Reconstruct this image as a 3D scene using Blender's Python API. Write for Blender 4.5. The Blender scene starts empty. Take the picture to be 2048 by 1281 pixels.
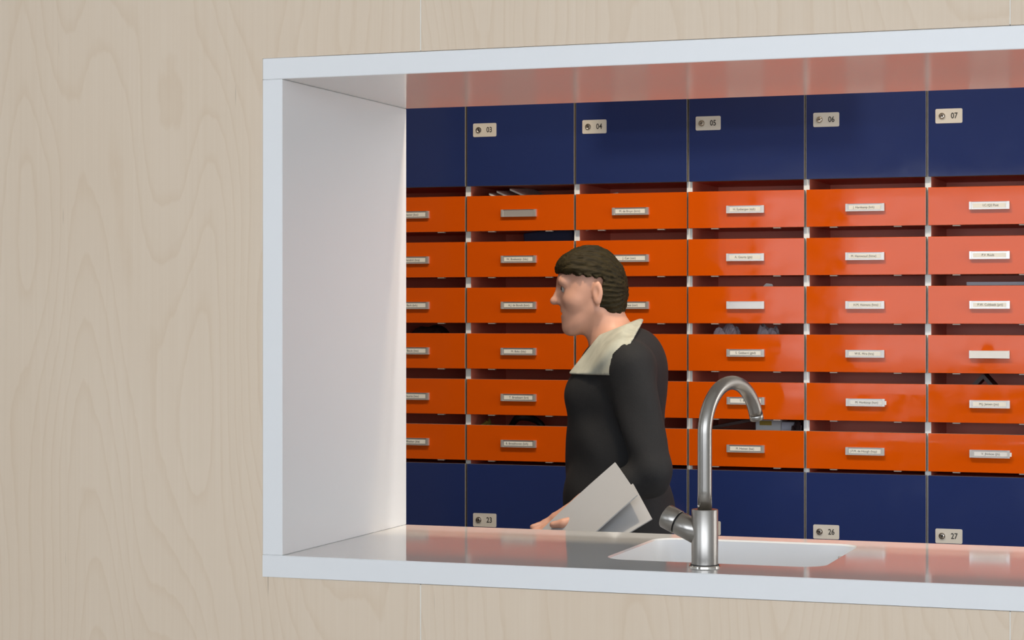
import bpy, bmesh, math, random
import numpy as np
from mathutils import Vector, Matrix

random.seed(7)
SC = bpy.context.scene
COL = SC.collection
FLOOR = -0.07            # floor level (counter top is z = 0.90)
R = math.radians

# ------------------------------------------------------------------ camera
cam_d = bpy.data.cameras.new('camera')
cam_d.sensor_fit = 'HORIZONTAL'
cam_d.sensor_width = 36.0
cam_d.lens = 4220.72 / 2048 * 36
cam_d.shift_y = -(640.5 - 625.16) / 2048
cam_d.clip_start = 0.05
cam = bpy.data.objects.new('camera', cam_d)
cam.location = (1.6683, -3.4938, 1.344)
cam.rotation_euler = (R(90), 0, 0.3372)
COL.objects.link(cam)
SC.camera = cam

# ------------------------------------------------------------------ world, exposure
w = bpy.data.worlds.new('overcast_sky')
SC.world = w
w.use_nodes = True
bg = w.node_tree.nodes['Background']
bg.inputs[0].default_value = (0.80, 0.90, 1.0, 1)
bg.inputs[1].default_value = 1.0
SC.view_settings.view_transform = 'Standard'
SC.view_settings.look = 'None'
SC.view_settings.gamma = 1.0
SC.view_settings.use_curve_mapping = False
SC.view_settings.exposure = 0.08


def area(name, loc, rot, sx, sy, radiance, color):
    """daylight in a window opening / added fill strip, given as radiance"""
    d = bpy.data.lights.new(name, 'AREA')
    d.shape = 'RECTANGLE'
    d.size, d.size_y = sx, sy
    d.energy = radiance * math.pi * sx * sy
    d.color = color
    o = bpy.data.objects.new(name, d)
    o.location = loc
    o.rotation_euler = rot
    COL.objects.link(o)
    return o


YB = -5.0                                   # window wall of the room the camera is in
WINS = [(-3.85, -2.85), (-0.80, 2.05), (2.25, 4.8)]
WZ0, WZ1 = 1.00, 2.85
DAY = (0.83, 0.90, 1.0)
for i, (a, b) in enumerate(WINS):
    area('window_daylight', ((a + b) / 2, YB + 0.02, (WZ0 + WZ1) / 2), (R(90), 0, 0), b - a, WZ1 - WZ0, 3.65, DAY)
# daylight from the open right-hand end of the mail passage
area('passage_daylight', (4.93, 1.37, 1.62), (R(90), 0, R(90)), 1.3, 1.85, 7.5, (0.95, 0.97, 1.0))


# ================================================================== materials
def mat(name, color, rough=0.5, metal=0.0, spec=0.5, bump=None, var=None, coat=0.0, rough_var=None, aniso=None):
    m = bpy.data.materials.new(name)
    m.use_nodes = True
    nt = m.node_tree
    b = nt.nodes['Principled BSDF']
    b.inputs['Base Color'].default_value = (*color, 1)
    b.inputs['Roughness'].default_value = rough
    b.inputs['Metallic'].default_value = metal
    b.inputs['Specular IOR Level'].default_value = spec
    b.inputs['Coat Weight'].default_value = coat
    tc = None

    def coord(scale):
        nonlocal tc
        if tc is None:
            tc = nt.nodes.new('ShaderNodeTexCoord')
        mp = nt.nodes.new('ShaderNodeMapping')
        mp.inputs['Scale'].default_value = scale
        nt.links.new(tc.outputs['Object'], mp.inputs['Vector'])
        return mp.outputs['Vector']
    if var:                                  # (scale xyz, amount) brightness variation
        sc_, amt = var
        n = nt.nodes.new('ShaderNodeTexNoise')
        n.inputs['Scale'].default_value = 1.0
        n.inputs['Detail'].default_value = 3
        nt.links.new(coord(sc_), n.inputs['Vector'])
        rmp = nt.nodes.new('ShaderNodeValToRGB')
        rmp.color_ramp.elements[0].position = 0.3
        rmp.color_ramp.elements[1].position = 0.7
        rmp.color_ramp.elements[0].color = (*[c * (1 - amt) for c in color], 1)
        rmp.color_ramp.elements[1].color = (*[min(1, c * (1 + amt)) for c in color], 1)
        nt.links.new(n.outputs['Fac'], rmp.inputs['Fac'])
        nt.links.new(rmp.outputs['Color'], b.inputs['Base Color'])
    if rough_var:                            # smudges: (scale, lo, hi)
        sc_, lo, hi = rough_var
        n = nt.nodes.new('ShaderNodeTexNoise')
        n.inputs['Scale'].default_value = 1.0
        n.inputs['Detail'].default_value = 4
        nt.links.new(coord(sc_), n.inputs['Vector'])
        mr = nt.nodes.new('ShaderNodeMapRange')
        mr.inputs['From Min'].default_value = 0.35
        mr.inputs['From Max'].default_value = 0.7
        mr.inputs['To Min'].default_value = lo
        mr.inputs['To Max'].default_value = hi
        nt.links.new(n.outputs['Fac'], mr.inputs['Value'])
        nt.links.new(mr.outputs['Result'], b.inputs['Roughness'])
    if bump:
        sc_, strength, dist = bump
        n = nt.nodes.new('ShaderNodeTexNoise')
        n.inputs['Scale'].default_value = 1.0
        n.inputs['Detail'].default_value = 3
        nt.links.new(coord(sc_), n.inputs['Vector'])
        bp = nt.nodes.new('ShaderNodeBump')
        bp.inputs['Strength'].default_value = strength
        bp.inputs['Distance'].default_value = dist
        nt.links.new(n.outputs['Fac'], bp.inputs['Height'])
        nt.links.new(bp.outputs['Normal'], b.inputs['Normal'])
    if aniso:
        b.inputs['Anisotropic'].default_value = aniso
    return m


def plywood_material(name, tint=1.0):
    """rotary-cut birch veneer: contour-line grain from a vertically stretched height field"""
    m = bpy.data.materials.new(name)
    m.use_nodes = True
    nt = m.node_tree
    N, L = nt.nodes, nt.links
    b = N['Principled BSDF']
    b.inputs['Roughness'].default_value = 0.55
    b.inputs['Specular IOR Level'].default_value = 0.3
    tc = N.new('ShaderNodeTexCoord')
    oi = N.new('ShaderNodeObjectInfo')
    rnd = N.new('ShaderNodeVectorMath'); rnd.operation = 'SCALE'
    rnd.inputs[0].default_value = (13.7, 0, 7.3)
    L.new(oi.outputs['Random'], rnd.inputs['Scale'])
    add = N.new('ShaderNodeVectorMath'); add.operation = 'ADD'
    L.new(tc.outputs['Object'], add.inputs[0]); L.new(rnd.outputs[0], add.inputs[1])

    def noise(scale, detail=2, rough=0.5):
        mp = N.new('ShaderNodeMapping')
        mp.inputs['Scale'].default_value = scale
        L.new(add.outputs[0], mp.inputs['Vector'])
        n = N.new('ShaderNodeTexNoise')
        n.inputs['Scale'].default_value = 1.0
        n.inputs['Detail'].default_value = detail
        n.inputs['Roughness'].default_value = rough
        L.new(mp.outputs[0], n.inputs['Vector'])
        return n.outputs['Fac']

    def math_(op, a, bb):
        n = N.new('ShaderNodeMath'); n.operation = op
        for i, v in enumerate((a, bb)):
            if isinstance(v, (int, float)):
                n.inputs[i].default_value = v
            elif v is not None:
                L.new(v, n.inputs[i])
        return n.outputs[0]
    big = noise((3.6, 1, 0.72), 1.2, 0.45)                # cathedral field
    jag = noise((26, 1, 9), 2, 0.6)                     # ragged peaks of the contours
    drift = noise((1.7, 1, 0.12), 0.5)
    h = math_('ADD', math_('MULTIPLY', big, 25.0), math_('MULTIPLY', jag, 0.55))
    h = math_('ADD', h, math_('MULTIPLY', drift, 34.0))
    fr = math_('FRACT', h, None)
    ring = N.new('ShaderNodeValToRGB')                   # pale early wood, thin darker late-wood line
    cr = ring.color_ramp
    cr.elements[0].position = 0.0; cr.elements[0].color = (0.0, 0, 0, 1)
    cr.elements[1].position = 1.0; cr.elements[1].color = (0.0, 0, 0, 1)
    e = cr.elements.new(0.70); e.color = (0.18, 0.18, 0.18, 1)
    e = cr.elements.new(0.93); e.color = (1, 1, 1, 1)
    L.new(fr, ring.inputs['Fac'])
    fine = noise((150, 1, 1.6), 2, 0.6)                  # vertical pore streaks
    blot = noise((2.3, 1, 1.1), 2, 0.5)                  # slow tone drift
    fleck = noise((210, 1, 9), 0, 0.5)
    fl = N.new('ShaderNodeMapRange')
    fl.inputs['From Min'].default_value = 0.83; fl.inputs['From Max'].default_value = 0.9
    L.new(fleck, fl.inputs['Value'])
    f1 = math_('MULTIPLY', ring.outputs['Color'], 0.24)
    f2 = math_('MULTIPLY', fine, 0.34)
    f3 = math_('MULTIPLY', blot, 0.40)
    fac = math_('ADD', math_('ADD', f1, f2), f3)
    base = N.new('ShaderNodeValToRGB')
    cb = base.color_ramp
    cb.elements[0].position = 0.15; cb.elements[0].color = (0.775 * tint, 0.640 * tint, 0.500 * tint, 1)
    cb.elements[1].position = 1.0; cb.elements[1].color = (0.660 * tint, 0.500 * tint, 0.350 * tint, 1)
    L.new(fac, base.inputs['Fac'])
    mx = N.new('ShaderNodeMixRGB'); mx.blend_type = 'MIX'
    mx.inputs['Color2'].default_value = (0.36, 0.27, 0.19, 1)
    L.new(math_('MULTIPLY', fl.outputs['Result'], 0.6), mx.inputs['Fac'])
    L.new(base.outputs['Color'], mx.inputs['Color1'])
    L.new(mx.outputs['Color'], b.inputs['Base Color'])
    return m


M = {}
M['plywood'] = plywood_material('birch_plywood')
M['ply_edge'] = mat('plywood_core', (0.78, 0.70, 0.58), 0.7)
M['solid'] = mat('white_solid_surface', (0.73, 0.73, 0.715), 0.06)
M['solid_head'] = mat('white_solid_surface_head', (0.73, 0.73, 0.715), 0.12)
M['solid_satin'] = mat('white_solid_surface_satin', (0.82, 0.815, 0.81), 0.36)
M['paint'] = mat('white_wall_paint', (0.78, 0.78, 0.76), 0.8)
M['rear_paint'] = mat('passage_grey_paint', (0.14, 0.13, 0.12), 0.7)
M['floor'] = mat('grey_linoleum', (0.60, 0.58, 0.55), 0.35, var=((3, 3, 3), 0.12))
M['orange'] = mat('orange_laminate', (0.68, 0.089, 0.0010), 0.06, spec=0.25, rough_var=((16, 16, 22), 0.02, 0.13))
M['orange_in'] = mat('orange_interior', (0.86, 0.23, 0.14), 0.4)
M['blue'] = mat('navy_laminate', (0.018, 0.033, 0.130), 0.10, rough_var=((8, 8, 8), 0.05, 0.16))
M['edge'] = mat('laminate_edge', (0.30, 0.26, 0.21), 0.5)
M['divider'] = mat('white_divider_edge', (0.92, 0.93, 0.92), 0.35)
M['holder'] = mat('satin_aluminium', (0.56, 0.53, 0.50), 0.22, metal=0.4, spec=0.6)
M['clip'] = mat('grey_clip', (0.36, 0.33, 0.30), 0.4)
M['card'] = mat('cream_card', (0.86, 0.83, 0.74), 0.6)
M['ink'] = mat('black_print', (0.035, 0.033, 0.03), 0.6)
M['plate'] = mat('brushed_plate', (0.68, 0.64, 0.57), 0.35, metal=0.0, spec=0.6)
M['chrome'] = mat('nickel', (0.72, 0.68, 0.62), 0.12, metal=1.0)
M['dark'] = mat('dark_void', (0.02, 0.02, 0.02), 0.6)
M['steel'] = mat('brushed_steel', (0.37, 0.345, 0.315), 0.30, metal=1.0, bump=((3, 3, 900), 0.06, 0.0004), aniso=0.5)
M['steel_h'] = mat('brushed_steel_spout', (0.37, 0.345, 0.315), 0.28, metal=1.0)
M['paper'] = mat('white_paper', (0.80, 0.79, 0.76), 0.6)
M['letter'] = mat('grey_white_letter', (0.46, 0.46, 0.46), 0.6)
M['envelope'] = mat('grey_envelope', (0.58, 0.57, 0.64), 0.5)
M['skin'] = mat('skin', (0.66, 0.35, 0.245), 0.5, var=((14, 14, 14), 0.07))
M['hair'] = mat('dark_brown_hair', (0.026, 0.019, 0.0065), 0.6, spec=.18, bump=((60, 240, 240), 0.5, 0.004), var=((30, 120, 120), 0.45))
M['black_knit'] = mat('black_knit', (0.010, 0.010, 0.011), 0.85, bump=((300, 300, 300), 0.3, 0.001))
M['black_trouser'] = mat('black_trousers', (0.011, 0.011, 0.013), 0.8)
M['collar'] = mat('cream_cloth', (0.44, 0.44, 0.36), 0.75, var=((40, 40, 12), 0.12))
M['shoe'] = mat('black_leather', (0.012, 0.012, 0.012), 0.35)
M['eye_white'] = mat('eye', (0.42, 0.39, 0.36), 0.25)
M['iris'] = mat('iris', (0.03, 0.02, 0.015), 0.15)
M['lip'] = mat('lips', (0.42, 0.17, 0.14), 0.45)
M['navy_card'] = mat('navy_folder', (0.03, 0.035, 0.09), 0.4)
M['black_cloth'] = mat('black_strap', (0.01, 0.01, 0.01), 0.6)
M['gold'] = mat('gold_green_foil', (0.38, 0.36, 0.08), 0.35, metal=0.6)
M['plastic_bag'] = mat('grey_plastic_bag', (0.52, 0.46, 0.50), 0.25)
M['yellow'] = mat('yellow_sticker', (0.55, 0.36, 0.03), 0.5)
M['dark_plastic'] = mat('dark_shiny_plastic', (0.035, 0.02, 0.022), 0.12)
M['brown_card'] = mat('dark_brown_card', (0.05, 0.022, 0.018), 0.5)
M['filler'] = mat('pale_joint_filler', (0.85, 0.82, 0.75), 0.7)
M['window_wall'] = mat('dark_window_wall', (0.22, 0.21, 0.20), 0.8)
M['ceiling'] = mat('white_ceiling', (0.80, 0.80, 0.78), 0.9)


def emission(name, color, strength):
    m = bpy.data.materials.new(name)
    m.use_nodes = True
    b = m.node_tree.nodes['Principled BSDF']
    b.inputs['Base Color'].default_value = (0.8, 0.8, 0.8, 1)
    b.inputs['Emission Color'].default_value = (*color, 1)
    b.inputs['Emission Strength'].default_value = strength
    return m


# ================================================================== mesh helpers
def link(o, parent=None):
    COL.objects.link(o)
    if parent is not None:
        o.parent = parent
    return o


def obj(name, me, parent=None, loc=(0, 0, 0), rot=(0, 0, 0)):
    o = bpy.data.objects.new(name, me)
    o.location = loc
    o.rotation_euler = rot
    return link(o, parent)


def thing(name, label, cat, loc=(0, 0, 0), rot=(0, 0, 0), group=None):
    o = bpy.data.objects.new(name, None)
    o.empty_display_size = 0.05
    o.location = loc
    o.rotation_euler = rot
    return tag(link(o), label, cat, group)


def tag(o, label, cat, group=None):
    o['label'] = label
    o['category'] = cat
    if group:
        o['group'] = group
    return o


def structure(o):
    o['kind'] = 'structure'
    return o


def finish(bm, name, mats, smooth=False):
    me = bpy.data.meshes.new(name)
    bmesh.ops.recalc_face_normals(bm, faces=bm.faces)
    bm.to_mesh(me)
    bm.free()
    for m in (mats if isinstance(mats, (list, tuple)) else [mats]):
        me.materials.append(m)
    if smooth:
        me.polygons.foreach_set('use_smooth', [True] * len(me.polygons))
    return me


def add_box(bm, lo, hi, mi=0):
    x0, y0, z0 = lo
    x1, y1, z1 = hi
    v = [bm.verts.new(p) for p in ((x0, y0, z0), (x1, y0, z0), (x1, y1, z0), (x0, y1, z0),
                                   (x0, y0, z1), (x1, y0, z1), (x1, y1, z1), (x0, y1, z1))]
    fs = []
    for q in ((0, 3, 2, 1), (4, 5, 6, 7), (0, 1, 5, 4), (1, 2, 6, 5), (2, 3, 7, 6), (3, 0, 4, 7)):
        f = bm.faces.new([v[i] for i in q])
        f.material_index = mi
        fs.append(f)
    return fs                                  # bottom, top, front(-y), right, back, left


def box_mesh(name, lo, hi, mats, bevel=0.0, front_mi=None, seg=1):
    bm = bmesh.new()
    fs = add_box(bm, lo, hi)
    if front_mi is not None:
        for f in fs:
            f.material_index = 1
        fs[2].material_index = front_mi
    if bevel:
        bmesh.ops.bevel(bm, geom=bm.edges[:], offset=bevel, segments=seg, affect='EDGES', profile=0.6,
                        material=-1)
    return finish(bm, name, mats)


def prism_xz(name, pts, y0, y1, mats, bevel=0.0):
    """polygon in the XZ plane, extruded from y0 to y1"""
    bm = bmesh.new()
    a = [bm.verts.new((x, y0, z)) for x, z in pts]
    b = [bm.verts.new((x, y1, z)) for x, z in pts]
    f0 = bm.faces.new(a)
    bm.faces.new(b[::-1])
    n = len(pts)
    for i in range(n):
        f = bm.faces.new((a[i], a[(i + 1) % n], b[(i + 1) % n], b[i]))
        if isinstance(mats, (list, tuple)) and len(mats) > 1:
            f.material_index = 1
    if bevel:
        bmesh.ops.bevel(bm, geom=[e for e in f0.edges], offset=bevel, segments=1, affect='EDGES')
    return finish(bm, name, mats)


def tube_mesh(name, path, radii, mats, n=24, caps=True, smooth=True):
    """swept circle along a list of points with a radius per point"""
    bm = bmesh.new()
    path = [Vector(p) for p in path]
    rings = []
    up = None
    for i, p in enumerate(path):
        t = (path[min(i + 1, len(path) - 1)] - path[max(i - 1, 0)]).normalized()
        if up is None:
            up = t.orthogonal().normalized()
        up = (up - t * up.dot(t)).normalized()
        s = t.cross(up)
        r = radii[i] if isinstance(radii, (list, tuple)) else radii
        rings.append([bm.verts.new(p + (up * math.cos(2 * math.pi * k / n) + s * math.sin(2 * math.pi * k / n)) * r)
                      for k in range(n)])
    for a, b in zip(rings, rings[1:]):
        for k in range(n):
            bm.faces.new((a[k], a[(k + 1) % n], b[(k + 1) % n], b[k]))
    if caps:
        bm.faces.new(rings[0][::-1])
        bm.faces.new(rings[-1])
    me = finish(bm, name, mats)
    if smooth:
        for p in me.polygons:
            p.use_smooth = len(p.vertices) == 4
    return me


def lathe_mesh(name, prof, mats, n=40, smooth=True, axis=None):
    """profile [(r,z)...] turned around z; profile corners kept crisp by splitting"""
    bm = bmesh.new()
    rings = []
    for r, z in prof:
        if r < 1e-6:
            rings.append([bm.verts.new((0, 0, z))])
        else:
            rings.append([bm.verts.new((r * math.cos(2 * math.pi * k / n), r * math.sin(2 * math.pi * k / n), z)) for k in range(n)])
    for a, b in zip(rings, rings[1:]):
        for k in range(n):
            if len(a) == 1:
                bm.faces.new((a[0], b[(k + 1) % n], b[k]))
            elif len(b) == 1:
                bm.faces.new((a[k], a[(k + 1) % n], b[0]))
            else:
                bm.faces.new((a[k], a[(k + 1) % n], b[(k + 1) % n], b[k]))
    me = finish(bm, name, mats, smooth)
    if smooth:
        me.set_sharp_from_angle(angle=R(35))
    return me


_txt = {}


def text_mesh(body, size, m, xscale=1.0, depth=0.0):
    key = (body, size, m.name)
    if key in _txt:
        return _txt[key]
    c = bpy.data.curves.new('print', 'FONT')
    c.body = body
    c.size = size
    c.align_x = 'CENTER'
    c.align_y = 'CENTER'
    c.resolution_u = 3
    c.offset = size * .018 if size > .015 else 0
    o = bpy.data.objects.new('print_tmp', c)
    COL.objects.link(o)
    dg = bpy.context.evaluated_depsgraph_get()
    me = bpy.data.meshes.new_from_object(o.evaluated_get(dg))
    bpy.data.objects.remove(o)
    bpy.data.curves.remove(c)
    # stand it up facing -y
    me.transform(Matrix.Rotation(R(90), 4, 'X') @ Matrix.Diagonal((xscale, 1, 1, 1)))
    me.materials.clear()
    me.materials.append(m)
    me.name = 'print'
    _txt[key] = me
    return me


def sheet_mesh(name, wdt, dep, th, mats, nx=8, ny=4, fn=None):
    """thin bent sheet centred on the origin in XY, fn(u,v)->z offset"""
    bm = bmesh.new()
    g = {}
    for s in (0, 1):
        for i in range(nx + 1):
            for j in range(ny + 1):
                u, v = i / nx, j / ny
                z = fn(u, v) if fn else 0
                g[s, i, j] = bm.verts.new(((u - .5) * wdt, (v - .5) * dep, z + (th if s else 0)))
    for i in range(nx):
        for j in range(ny):
            bm.faces.new((g[1, i, j], g[1, i + 1, j], g[1, i + 1, j + 1], g[1, i, j + 1]))
            bm.faces.new((g[0, i, j], g[0, i, j + 1], g[0, i + 1, j + 1], g[0, i + 1, j]))
    for i in range(nx):
        for j in (0, ny):
            bm.faces.new((g[0, i, j], g[0, i + 1, j], g[1, i + 1, j], g[1, i, j]))
    for j in range(ny):
        for i in (0, nx):
            bm.faces.new((g[0, i, j], g[0, i, j + 1], g[1, i, j + 1], g[1, i, j]))
    return finish(bm, name, mats)


# ================================================================== the setting
XL, XR = -4.0, 5.0
CEIL = 2.95
OX0, OX1 = -0.0398, 2.34          # outer edges of the white surround
OZ0, OZ1 = 0.8602, 1.8087
DEP = 0.597                       # depth of the pass-through
YL = 2.1517                       # front plane of the locker doors
YW = 2.50                         # wall behind the lockers

structure(obj('floor', box_mesh('floor', (XL - .1, YB - .2, FLOOR - .1), (XR + .1, YW + .1, FLOOR), M['floor'])))
structure(obj('ceiling', box_mesh('ceiling', (XL - .1, YB - .2, CEIL), (XR + .1, YW + .1, CEIL + .1), M['ceiling'])))
structure(obj('wall_back', box_mesh('wall_back', (XL, YW, FLOOR), (XR, YW + .1, CEIL), M['paint'])))
structure(obj('wall_left', box_mesh('wall_left', (XL - .1, YB - .1, FLOOR), (XL, YW + .1, CEIL), M['paint'])))

# front partition: core with the opening, plywood panels as its pieces
bm = bmesh.new()
CY0, CY1 = 0.0185, 0.57
for lo, hi in (((XL, CY0, FLOOR), (OX0 - .002, CY1, CEIL)), ((OX1 + .002, CY0, FLOOR), (XR, CY1, CEIL)),
               ((OX0 - .002, CY0, FLOOR), (OX1 + .002, .06, OZ0 - .002)), ((OX0 - .002, .545, FLOOR), (OX1 + .002, CY1, OZ0 - .002)), ((OX0 - .002, CY0, OZ1 + .002), (OX1 + .002, CY1, CEIL))):
    add_box(bm, lo, hi)
wf = structure(obj('wall_front', finish(bm, 'wall_front', M['rear_paint'])))
S = [-2.8128, -1.785, -0.757, 0.2708, 1.2986, 2.3264, 3.3542]
g = 0.0008
FZ, CZ = FLOOR + .004, CEIL - .004


def ply(pts):
    o = obj('plywood_panel', prism_xz('plywood_panel', pts, 0.0, 0.018, [M['plywood'], M['ply_edge']], bevel=0.0006), wf)
    return o


for a, b in zip(S, S[1:]):
    a, b = a + g, b - g
    zb, zt = OZ0 - .0008, OZ1 + .0008
    if b < OX0 or a > OX1:
        ply([(a, FZ), (b, FZ), (b, CZ), (a, CZ)])
    elif a < OX0:
        xo = OX0 - .0008
        ply([(a, FZ), (b, FZ), (b, zb), (xo, zb), (xo, zt), (b, zt), (b, CZ), (a, CZ)])
    else:
        ply([(a, FZ), (b, FZ), (b, zb), (a, zb)])
        ply([(a, zt), (b, zt), (b, CZ), (a, CZ)])

for sx in S[1:-1]:                              # pale filler in the joints
    for a, b in ((FZ, OZ0 - .002), (OZ1 + .002, CZ)) if OX0 < sx < OX1 else ((FZ, CZ),):
        obj('joint_filler', box_mesh('joint_filler', (sx - .00078, .0004, a), (sx + .00078, .016, b), M['filler']), wf)

# wall with the windows behind the camera
bm = bmesh.new()
xs = [XL] + [v for ab in WINS for v in ab] + [XR]
for i in range(0, len(xs), 2):
    add_box(bm, (xs[i], YB - .15, WZ0), (xs[i + 1], YB, WZ1))
add_box(bm, (XL, YB - .15, FLOOR), (XR, YB, WZ0))
add_box(bm, (XL, YB - .15, WZ1), (XR, YB, CEIL))
structure(obj('wall_rear', finish(bm, 'wall_rear', M['window_wall'])))
for i, (a, b) in enumerate(WINS):
    bm = bmesh.new()
    t = .05
    add_box(bm, (a, YB - .1, WZ0), (a + t, YB - .02, WZ1))
    add_box(bm, (b - t, YB - .1, WZ0), (b, YB - .02, WZ1))
    add_box(bm, (a, YB - .1, WZ0), (b, YB - .02, WZ0 + t))
    add_box(bm, (a, YB - .1, WZ1 - t), (b, YB - .02, WZ1))
    structure(obj('window_%d' % (i + 1), finish(bm, 'window_frame', M['paint'])))
structure(obj('wall_right', box_mesh('wall_right', (XR, YB - .1, FLOOR), (XR + .1, YW + .1, CEIL), M['paint'])))

# white solid-surface surround: left jamb, head, right jamb
FY = -0.0015
structure(obj('trim_1', box_mesh('jamb', (OX0, FY, 0.9002), (0.0, DEP, 1.7698), M['solid_satin'], bevel=.0012)))
structure(obj('trim_2', box_mesh('head', (OX0, FY, 1.77), (OX1, DEP, OZ1), [M['solid_satin'], M['solid_head']], bevel=.0012, front_mi=0)))
structure(obj('trim_3', box_mesh('jamb', (OX1 - .0398, FY, 0.9002), (OX1, DEP, 1.7698), M['solid_satin'], bevel=.0012)))


# ================================================================== counter with moulded sink
def rrect(x0, y0, x1, y1, r, n=8):
    pts = []
    for cx, cy, a0 in ((x1 - r, y1 - r, 0), (x0 + r, y1 - r, 90), (x0 + r, y0 + r, 180), (x1 - r, y0 + r, 270)):
        for k in range(n + 1):
            a = R(a0 + 90 * k / n)
            pts.append((cx + r * math.cos(a), cy + r * math.sin(a)))
    return pts


ct = thing('countertop', 'long white solid-surface counter with moulded sink in the pass-through opening', 'countertop', (1.15, 0.30, 0.8602))
off = Vector((1.15, 0.30, 0.8602))
SX0, SY0, SX1, SY1, SR = 0.566, 0.146, 0.962, 0.528, 0.045
bm = bmesh.new()
x0, x1, y0, y1, z0, z1, bv = OX0, OX1, FY, DEP, OZ0, 0.90, 0.0015
outer = [(x0, y0 + bv), (x1, y0 + bv), (x1, y1 - bv), (x0, y1 - bv)]
inner = rrect(SX0 - .003, SY0 - .003, SX1 + .003, SY1 + .003, SR + .003)
vo = [bm.verts.new((x, y, z1)) for x, y in outer]
vi = [bm.verts.new((x, y, z1)) for x, y in inner]
eo = [bm.edges.new((vo[i], vo[(i + 1) % 4])) for i in range(4)]
ei = [bm.edges.new((vi[i], vi[(i + 1) % len(vi)])) for i in range(len(vi))]
bmesh.ops.triangle_fill(bm, use_beauty=True, use_dissolve=False, edges=eo + ei)
lip = [bm.verts.new((x, y, z1 - .003)) for x, y in rrect(SX0, SY0, SX1, SY1, SR)]
for i in range(len(vi)):
    j = (i + 1) % len(vi)
    bm.faces.new((vi[i], vi[j], lip[j], lip[i]))
vm = [bm.verts.new((x, y, z1 - bv)) for x, y in ((x0, y0), (x1, y0), (x1, y1), (x0, y1))]
vb = [bm.verts.new((x, y, z0)) for x, y in ((x0, y0), (x1, y0), (x1, y1), (x0, y1))]
for i in range(4):
    j = (i + 1) % 4
    bm.faces.new((vo[i], vo[j], vm[j], vm[i]))
    bm.faces.new((vm[i], vm[j], vb[j], vb[i]))
# open underside ring around the bowl
bmesh.ops.translate(bm, verts=bm.verts[:], vec=-off)
for f in bm.faces:
    f.normal_update()
    c_ = f.calc_center_median()
    if abs(c_.y - (y0 - off.y)) < .002:
        f.material_index = 1
obj('slab', finish(bm, 'slab', [M['solid'], M['solid_satin']]), ct)
bm = bmesh.new()
rings = []
for ins, z, rr in ((0, .897, SR), (.004, .80, SR), (.008, .765, SR), (.02, .745, SR - .008), (.045, .738, SR - .02), (.15, .734, .02)):
    rings.append([bm.verts.new((x, y, z)) for x, y in rrect(SX0 + ins, SY0 + ins, SX1 - ins, SY1 - ins, rr)])
for a, b in zip(rings, rings[1:]):
    for i in range(len(a)):
        j = (i + 1) % len(a)
        bm.faces.new((a[i], a[j], b[j], b[i]))
bm.faces.new(rings[-1])
bmesh.ops.translate(bm, verts=bm.verts[:], vec=-off)
me = finish(bm, 'sink_bowl', M['solid_satin'], True)
bowl = obj('sink_bowl', me, ct)
obj('drain', lathe_mesh('drain', [(0, .004), (.012, .004), (.018, .002), (.034, .004), (.04, 0)], M['chrome'], 32), bowl,
    ((SX0 + SX1) / 2 - off.x, (SY0 + SY1) / 2 - off.y, .7345 - off.z))
obj('overflow_slot', tube_mesh('overflow', [(-.012, 0, 0), (.012, 0, 0)], .0035, M['holder'], 12), bowl,
    (SX1 - .028 - off.x, SY1 - .0065 - off.y, .874 - off.z))

# ================================================================== tap
BX, BY = 0.7673, 0.093
fa = thing('kitchen_tap', 'tall brushed steel tap with curved spout standing in front of the white sink', 'tap', (BX, BY, 0.9))
obj('base_ring', lathe_mesh('ring', [(0, 0), (.0275, 0), (.0275, .0018), (.0262, .0030), (.0, .0030)], M['chrome'], 48), fa)
obj('seal', lathe_mesh('seal', [(0, .003), (.0250, .003), (.0250, .0045), (0, .0045)], M['dark'], 40), fa)
obj('body', lathe_mesh('body', [(0, .0045), (.0233, .0045), (.0233, .0990), (.0225, .1002), (.0130, .1004), (0, .1004)], M['steel'], 64), fa)
sd = Vector((0.319, 0.948, 0)).normalized()    # direction the spout points, over the bowl
Rarc, rt, ztop = 0.0875, 0.0126, 0.319
path, rad = [], []
for k in range(5):
    path.append(Vector((0, 0, .1000 + (ztop - Rarc - .1000) * k / 4)))
for k in range(1, 31):
    a = R(180 - (180 - 19) * k / 30)
    path.append(sd * (Rarc + Rarc * math.cos(a)) + Vector((0, 0, ztop - Rarc + Rarc * math.sin(a))))
obj('spout', tube_mesh('spout', path, rt, M['steel_h'], 40), fa)
tdir = (path[-1] - path[-2]).normalized()
tip = path[-1]
obj('aerator', tube_mesh('aerator', [tip + tdir * s for s in (.0006, .0012, .010, .0105)], [.0118, .0127, .0127, .0118], M['steel'], 40), fa)
obj('grub_screw', lathe_mesh('screw', [(0, .002), (.002, .0016), (.0026, 0)], M['chrome'], 12), fa,
    (-.0085, -.0094, .106), (R(90), 0, R(-42)))
hd = Vector((-0.935, 0.20, 0.41)).normalized()  # lever knob axis
c0 = Vector((0, 0, .052))
obj('knob_stem', tube_mesh('stem', [c0 + hd * s for s in (.006, .0535, .0545)], [.0208, .0208, .0200], M['steel'], 48), fa)
obj('knob_gap', tube_mesh('gap', [c0 + hd * s for s in (.0530, .0575)], [.0186, .0186], M['dark'], 40), fa)
obj('lever_knob', tube_mesh('knob', [c0 + hd * s for s in (.0570, .0580, .0815, .083)], [.0208, .0216, .0216, .0206], M['steel'], 48), fa)

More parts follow.
